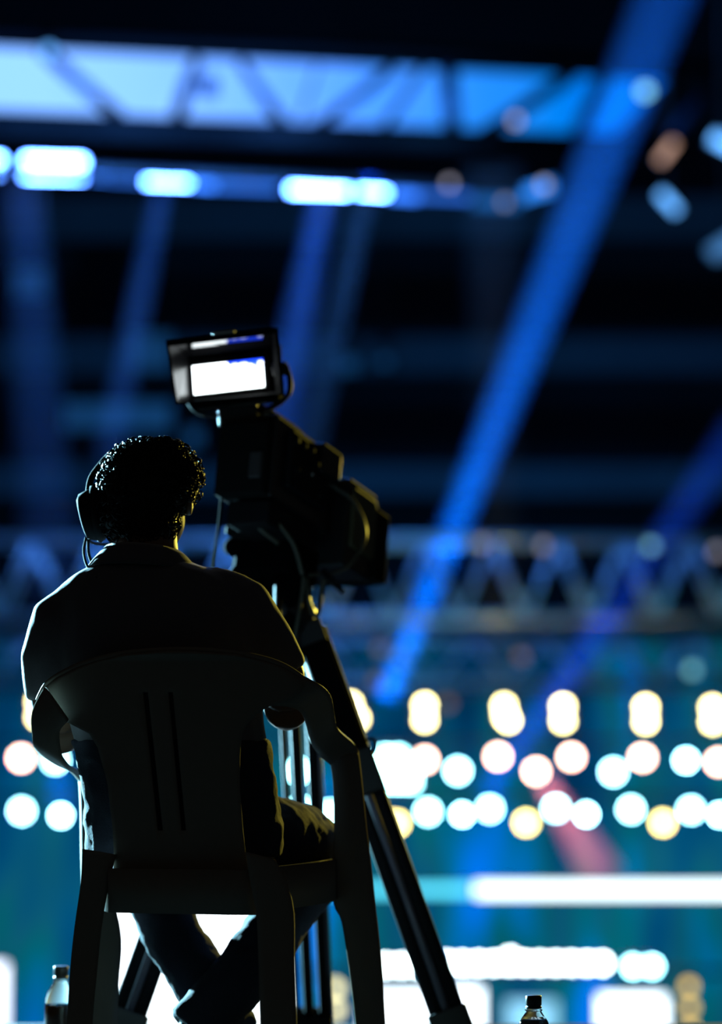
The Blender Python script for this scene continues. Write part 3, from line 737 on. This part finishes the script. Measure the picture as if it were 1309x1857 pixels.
# glowing bars and panels low on the stage
def panel(name, x0, y0, x1, y1, Y, color, stren, lab, cat='screen', frame=True, grp=None):
    a, b = W(x0, y0, Y), W(x1, y1, Y)
    t = thing(name, Vector(((a.x + b.x) / 2, Y, b.z)), lab, cat, grp)
    c = (a + b) / 2; c.y = Y
    add('panel_face', *g_box(geo(), c, b.x - a.x, .04, a.z - b.z), emit('panel_%g_%g_%g_%g' % (*color, stren), color, stren), t, smooth=False)
    add('panel_case', *g_box(geo(), c + Vector((0, .07, 0)), b.x - a.x + .06, .09, a.z - b.z + .06), HOUSING, t, smooth=False)
    return t
panel('light_bar', 862, 1603, 1460, 1625, 29, (.80, .96, 1.0), 3.2, 'long white glowing light bar at the right low on the stage', 'light bar')
panel('light_bar', 600, 1606, 858, 1622, 29, (.10, .75, 1.0), 1.9, 'cyan glowing light bar left of the long white bar', 'light bar')
WH = (.80, .92, 1.0)
panel('led_panel', 205, 1600, 522, 1960, 28.5, WH, 4.0, 'large white glowing screen seen between the chair legs')
panel('led_panel', 660, 1800, 798, 1960, 28, WH, 4.0, 'white glowing screen behind the right tripod leg')
panel('led_panel', 812, 1792, 874, 1960, 28.2, WH, 4.0, 'narrow white glowing screen just right of the tripod leg')
panel('led_panel', 918, 1815, 1010, 1960, 29.0, (.28, .70, 1.0), 1.25, 'pale blue glowing screen behind the right bottle')
panel('led_panel', 1086, 1806, 1208, 1960, 28.3, WH, 4.0, 'white glowing screen with soft corners right of the right bottle')
panel('led_panel', -90, 1748, 8, 1960, 28, (.78, .84, 1.0), 3.2, 'white glowing screen at the left edge of the picture')
pipe(1763, 29.12, 'dark pipe carrying the string of small footlights', -3, 6, .035, -4.45)
fl = [(x, 1747 + (4 if x < 760 else 0) + (6 if x > 1120 else 0)) for x in (672, 700, 728, 756, 784, 812, 840, 868, 896, 924, 952, 980, 1008, 1036, 1064, 1092, 1148, 1182)]
for i, (px, py) in enumerate(fl):
    par_lamp(px, py, 29.0, 'cyan' if px > 1120 else 'white', '%s small footlight from the left in the white string low on the stage' % ORD[i], 'footlights in the white string', 9, 1.0)
par_lamp(925, 1738, 28.9, 'white', 'brighter lamp bulging above the middle of the white footlight string', 'footlights in the white string', 9, .8)
for px, py, lab in ((1249, 1789, 'upper dim gold lamp beside the right white screen'), (1251, 1827, 'middle dim gold lamp beside the right white screen'), (1252, 1866, 'lowest dim gold lamp beside the right white screen')):
    par_lamp(px, py, 28, 'dimgold', lab, 'dim gold lamps', 9)
for px, py, lab in ((607, 1793, 'upper dim cream lamp between the tripod tubes and the chair leg'), (607, 1831, 'lower dim cream lamp between the tripod tubes and the chair leg')):
    par_lamp(px, py, 28, 'dimcream', lab, 'dim cream lamps', 11)
# faint small lights around the upper truss
for px, py, kd, mul, lab in ((1255, 1215, 'cyan', .06, 'faint turquoise lamp under the truss at the right'), (690, 1175, 'dimcream', .12, 'faint cream lamp above the tripod hinge'), (683, 1235, 'dimcream', .12, 'faint cream lamp directly above the first double lamp'),
                             (725, 1195, 'blue', .12, 'soft blue lamp at the foot of the broad beam'), (945, 1190, 'pink', .02, 'faint red lamp below the truss near the middle'), (812, 1275, 'pink', .02, 'faint red lamp between the second and third double lamps'),
                             (875, 985, 'pale', .05, 'pale lamp on the upper truss chord beside the broad beam'), (985, 990, 'pale', .04, 'pale pink lamp on the upper truss chord near the middle'), (1180, 990, 'cyan', .05, 'pale cyan lamp on the upper truss chord where the right beam crosses'), (1300, 1000, 'pale', .04, 'pale pink lamp on the upper truss chord at the right edge')):
    par_lamp(px, py, 28.4, kd, lab, 'faint lamps about the truss', 9, mul * .55, 978 if py < 1050 else 1118)

# ------------------------------------------------------------------ upper rig: glowing ribbon screen, truss, bright batten
def ribbon_mat():
    m = bpy.data.materials.new('ribbon_screen_picture'); m.use_nodes = True; nt = m.node_tree; nt.nodes.clear()
    out = nt.nodes.new('ShaderNodeOutputMaterial'); em = nt.nodes.new('ShaderNodeEmission'); tc = nt.nodes.new('ShaderNodeTexCoord')
    sp = nt.nodes.new('ShaderNodeSeparateXYZ'); nt.links.new(tc.outputs['Object'], sp.inputs[0])
    cr = nt.nodes.new('ShaderNodeValToRGB'); e = cr.color_ramp.elements
    e[0].position = 0; e[0].color = (.36, .78, 1.9, 1); e[1].position = 1; e[1].color = (.0, .13, .80, 1)
    for p, c in ((.42, (.13, .46, 1.6, 1)), (.60, (.03, .32, 1.2, 1)), (.8, (.0, .24, .95, 1))):
        q = e.new(p); q.color = c
    nz = nt.nodes.new('ShaderNodeTexNoise'); nz.inputs['Scale'].default_value = .7; nt.links.new(tc.outputs['Object'], nz.inputs['Vector'])
    t = math_node(nt, 'ADD', math_node(nt, 'MULTIPLY', math_node(nt, 'ADD', sp.outputs[0], 3.6), 1 / 8.0), math_node(nt, 'MULTIPLY', math_node(nt, 'SUBTRACT', nz.outputs['Fac'], .5), .25))
    nt.links.new(t, cr.inputs[0]); nt.links.new(cr.outputs[0], em.inputs[0]); em.inputs[1].default_value = 1.0
    nt.links.new(em.outputs[0], out.inputs[0]); m.cycles.emission_sampling = 'NONE'
    return m
def YR(px): return 26.0 + 6.0 * (px / 1240.0)
a0, a1, b0, b1 = W(-700, 52, YR(-700)), W(-700, 176, YR(-700)), W(1225, 148, YR(1225)), W(1130, 240, YR(1130))
q = [a0, b0, b1, a1]
bk = Vector((.05, .12, 0))
add_v = q + [p + bk for p in q]
o = add('ribbon_screen', add_v, [(0, 1, 2, 3), (7, 6, 5, 4), (0, 4, 5, 1), (1, 5, 6, 2), (2, 6, 7, 3), (3, 7, 4, 0)], ribbon_mat(), loc=W(654, 170, 29.2), smooth=False)
props(o, 'long light blue glowing ribbon screen hanging across the top', 'screen')
BLUEM = mat('roof_truss_paint', (.03, .05, .09), .5, .3)
rt = thing('roof_truss', W(-60, 225, YR(-60) - .8), 'dark roof truss with slanting braces in front of the glowing ribbon screen', 'truss')
def pr(px, py, dy=-.6): return W(px, py, YR(px) + dy)
add('chord', *g_tube(geo(), [pr(-400, 208), pr(1250, 268)], .16, 10), FLOCK, rt)
add('chord', *g_tube(geo(), [pr(-400, 46), pr(1300, 122)], .09, 10), FLOCK, rt)
for (x0, y0, x1, y1, w) in ((72, 88, 215, 212, 13), (352, 108, 314, 236, 13), (430, 112, 512, 222, 11), (712, 126, 562, 238, 9), (575, 120, 545, 215, 4), (770, 120, 690, 240, 7), (812, 125, 822, 245, 15), (1035, 138, 858, 255, 12), (1098, 138, 1036, 266, 13), (1225, 150, 1120, 262, 16), (1300, 150, 1200, 262, 9)):
    add('brace', *g_tube(geo(), [pr(x0, y0), pr(x1, y1)], w * 1.1 * S(YR(x0)), 8), BLUEM, rt)
add('lamp_clamp', *g_box(geo(), pr(377, 158, -.7), .24, .2, .24), BLUEM, rt, smooth=False)
for px, py, kd, mul, lab, r in ((935, 218, 'pale', .05, 'pale lamp clipped to the roof truss in front of the ribbon screen', 8), (1170, 165, 'cyan', .05, 'pale blue lamp near the right end of the ribbon screen', 11), (88, 92, 'blue', .14, 'small pale lamp near the upper left corner of the ribbon screen', 10)):
    p = par_lamp(px, py, YR(px) - 1.3, kd, lab, None, r, mul)
# batten under the truss with wide lamps
bt = thing('lighting_batten', W(-60, 310, YR(-60)), 'long lighting batten with blazing white lamps below the ribbon screen', 'light batten')
def pb(px, py, dy=0): return W(px, py, YR(px) + dy)
add('batten_bar', *g_tube(geo(), [pb(-400, 285, .14), pb(1010, 352, .14)], .07, 8), HOUSING, bt)
def strip(x0, y0, x1, y1, h, color, st, name='lamp_strip'):
    a, b = pb(x0, y0), pb(x1, y1); d = (b - a).normalized(); u = Vector((0, 0, 1)); f_ = d.cross(u) * -1
    add(name, *g_box(geo(), (a + b) / 2, (b - a).length, .06, h * S(YR(x0)), (d, f_.normalized(), u)), emit('strip_%g_%g_%g_%g' % (*color, st), color, st), bt, smooth=False)
BL = (.09, .27, 1.0)
for x0, x1, y, hh in ((-90, 2, 298, 30), (46, 150, 304, 36), (266, 342, 325, 16), (528, 630, 337, 24), (652, 700, 343, 16)):
    strip(x0, y - 1, x1, y + 2, hh, BL, 60, 'lamp_lens')
for x0, x1, y, st in ((150, 190, 312, 1.5), (195, 262, 318, .55), (345, 388, 328, 1.6), (395, 505, 332, .62), (706, 756, 350, 1.0), (760, 850, 350, .45)):
    strip(x0, y, x1, y + 4, 18, (.035, .20, 1.0), st * 2.6)
strip(950, 352, 1000, 338, 24, (.03, .26, 1.0), 1.6)
strip(860, 366, 940, 368, 20, (.02, .22, .80), .5)
for px, py, mul in ((448, 326, .03), (815, 332, .05), (915, 366, .035), (986, 334, .06)):
    p = pb(px, py, -.25); add('indicator', *g_tube(geo(), [p, p + Vector((0, .05, 0))], .05, 12), lampmat('pale', mul), bt)
for px in (95, 300, 575):
    p = pb(px, 300, -2.2); point('batten_glow', p, 900, (.05, .25, 1.0), .15)
point('batten_glow', pb(860, 290, -2.2), 300, (.05, .30, 1.0), .15)
# fixtures at the right top
def fixture(p, axis, r, L, kind, mul, lab):
    axis = Vector(axis).normalized(); t = thing('moving_head_lamp', p, lab, 'lamp')
    add('head', *g_tube(geo(), [p + axis * .03, p + axis * L], [r * 1.1, r * .8], 14), HOUSING, t)
    add('lens', *g_tube(geo(), [p, p + axis * .035], [r, r], 14), lampmat(kind, mul), t)
    add('yoke', *g_tube(geo(), [p + axis * L * .6 + Vector((-r * 1.4, 0, 0)), p + axis * L * .6 + Vector((-r * 1.4, 0, r * 2)), p + axis * L * .6 + Vector((r * 1.4, 0, r * 2)), p + axis * L * .6 + Vector((r * 1.4, 0, 0))], .02, 6), HOUSING, t)
def long_lamp(px0, py0, px1, py1, Y, r, kind, mul, lab):
    a, b = W(px0, py0, Y), W(px1, py1, Y); t = thing('strip_lamp', (a + b) / 2, lab, 'lamp')
    add('glass', *g_tube(geo(), [a, b], r, 12), lampmat(kind, mul), t)
    add('reflector', *g_tube(geo(), [a + Vector((0, .1, 0)), b + Vector((0, .1, 0))], r * 1.3, 12), HOUSING, t)
    cm = (a + b) / 2 + Vector((0, .1, 0)); add('hanger', *g_tube(geo(), [cm, Vector((cm.x, cm.y, 23.2))], .012, 6), HOUSING, t)
long_lamp(1197, 350, 1228, 384, 27, .055, 'blue', .16, 'short tilted pale blue lamp hanging in the dark at the upper right')
long_lamp(1222, 258, 1196, 292, 27, .045, 'pink', .035, 'short tilted dull pink lamp just below the right end of the ribbon screen')
long_lamp(1292, 248, 1335, 272, 27, .075, 'blue', .20, 'bright blue lamp cut by the right edge near the top')
long_lamp(1290, 462, 1345, 425, 27, .10, 'blue', .035, 'dim blue lamp cut by the right edge below the upper rig')

# faint boards on the far stand
BOARD = mat('pale_board', (.42, .50, .55), .7, 0, .2, .15, 1.0)
for x0, y0, x1, y1, lab in ((20, 480, 90, 545, 'faint tilted pale board on the far stand at the left'), (228, 598, 318, 678, 'faint square pale board left of the viewfinder'), (108, 722, 318, 786, 'wide faint pale board above the head of the operator'),
                            (608, 640, 655, 682, 'faint small pale board right of the viewfinder'), (678, 640, 716, 672, 'smallest faint pale board furthest right of the viewfinder'), (330, 770, 372, 815, 'faint pale board between head and camera')):
    Y = 57.0; a, b = W(x0 + 8, y0 + 8, Y), W(x1 - 8, y1 - 8, Y); c = (a + b) / 2; c.y = Y
    t = thing('sign_board', Vector((c.x, Y, b.z)), lab, 'board')
    add('board_face', *g_box(geo(), c, b.x - a.x, .06, a.z - b.z), BOARD, t, smooth=False)
    for sx in (a.x, b.x): add('hanging_wire', *g_tube(geo(), [Vector((sx, Y + .08, a.z)), Vector((sx, Y + .08, 23.2))], .01, 5), HOUSING, t)
    add('board_frame', *g_box(geo(), c + Vector((0, .08, 0)), b.x - a.x + .12, .08, a.z - b.z + .12), HOUSING, t, smooth=False)

# ------------------------------------------------------------------ light beams: lamp + lit haze in its cone
def haze(density):
    n_ = 'haze_%g' % density
    if n_ in MATS: return MATS[n_]
    m = bpy.data.materials.new(n_); m.use_nodes = True; nt = m.node_tree; nt.nodes.clear()
    out = nt.nodes.new('ShaderNodeOutputMaterial'); vsn = nt.nodes.new('ShaderNodeVolumeScatter')
    vsn.inputs['Color'].default_value = (1, 1, 1, 1); vsn.inputs['Density'].default_value = density
    nt.links.new(vsn.outputs[0], out.inputs['Volume']); MATS[n_] = m
    return m
def beam(p0, p1, r0, r1, color, power, lab, dens=.07, Y0=30., Y1=27.):
    a, b = W(p0[0], p0[1], Y0), W(p1[0], p1[1], Y1); ra, rb = r0 * S(Y0), r1 * S(Y1); L = (b - a).length
    o = add('light_beam', *g_tube(geo(), [a, b], [ra, rb], 20), haze(dens), loc=a)
    props(o, lab, 'light beam')
    d = (b - a).normalized()
    # lamp sits at the narrow end; its cone just fills the hazy cone
    back = min(ra * L / max(rb - ra, 1e-3), 6.0)
    ang = 2 * math.degrees(math.atan(rb / (L + back))) * 1.15
    spot('beam_lamp', a - d * back * .35, b, power * 5.5, color, max(ang * 1.6, 3), ra * .8, .6)
    return o
BB = (.0, .055, 1.0)
beam((700, 1262), (1235, -80), 20, 62, (.0, .13, 1.0), 44000, 'broad blue light beam slanting from the stage up to the upper right corner')
beam((880, 1440), (1345, 770), 17, 40, BB, 13000, 'narrower blue light beam slanting up to the right edge')
beam((588, 345), (500, 800), 22, 42, BB, 5200, 'blue light beam falling behind the viewfinder from the bright batten', Y0=29, Y1=26)
beam((662, 352), (555, 830), 18, 30, BB, 2600, 'thin blue light beam just right of the viewfinder', Y0=29, Y1=26)
beam((296, 335), (196, 830), 18, 30, BB, 2200, 'blue light beam falling towards the head of the operator', Y0=28, Y1=25)
beam((40, 320), (98, 1080), 40, 60, (.0, .04, 1.0), 1300, 'wide dim blue light beam falling at the far left', .035, Y0=27, Y1=25)
beam((985, 1415), (1092, 1590), 16, 42, (1.0, .22, .30), 900, 'short pink light beam fanning down from a lamp in the middle row', .08, Y0=30.2, Y1=29.4)
beam((104, 1395), (112, 1465), 18, 24, (.0, .14, 1.0), 900, 'short blue light beam between two lamps left of the chair', .08, Y0=30.3, Y1=30.3)
beam((905, 1250), (893, 300), 38, 60, (1.0, .80, .05), 700, 'very faint yellow upright light beam right of the video camera', .012, Y0=29, Y1=27)
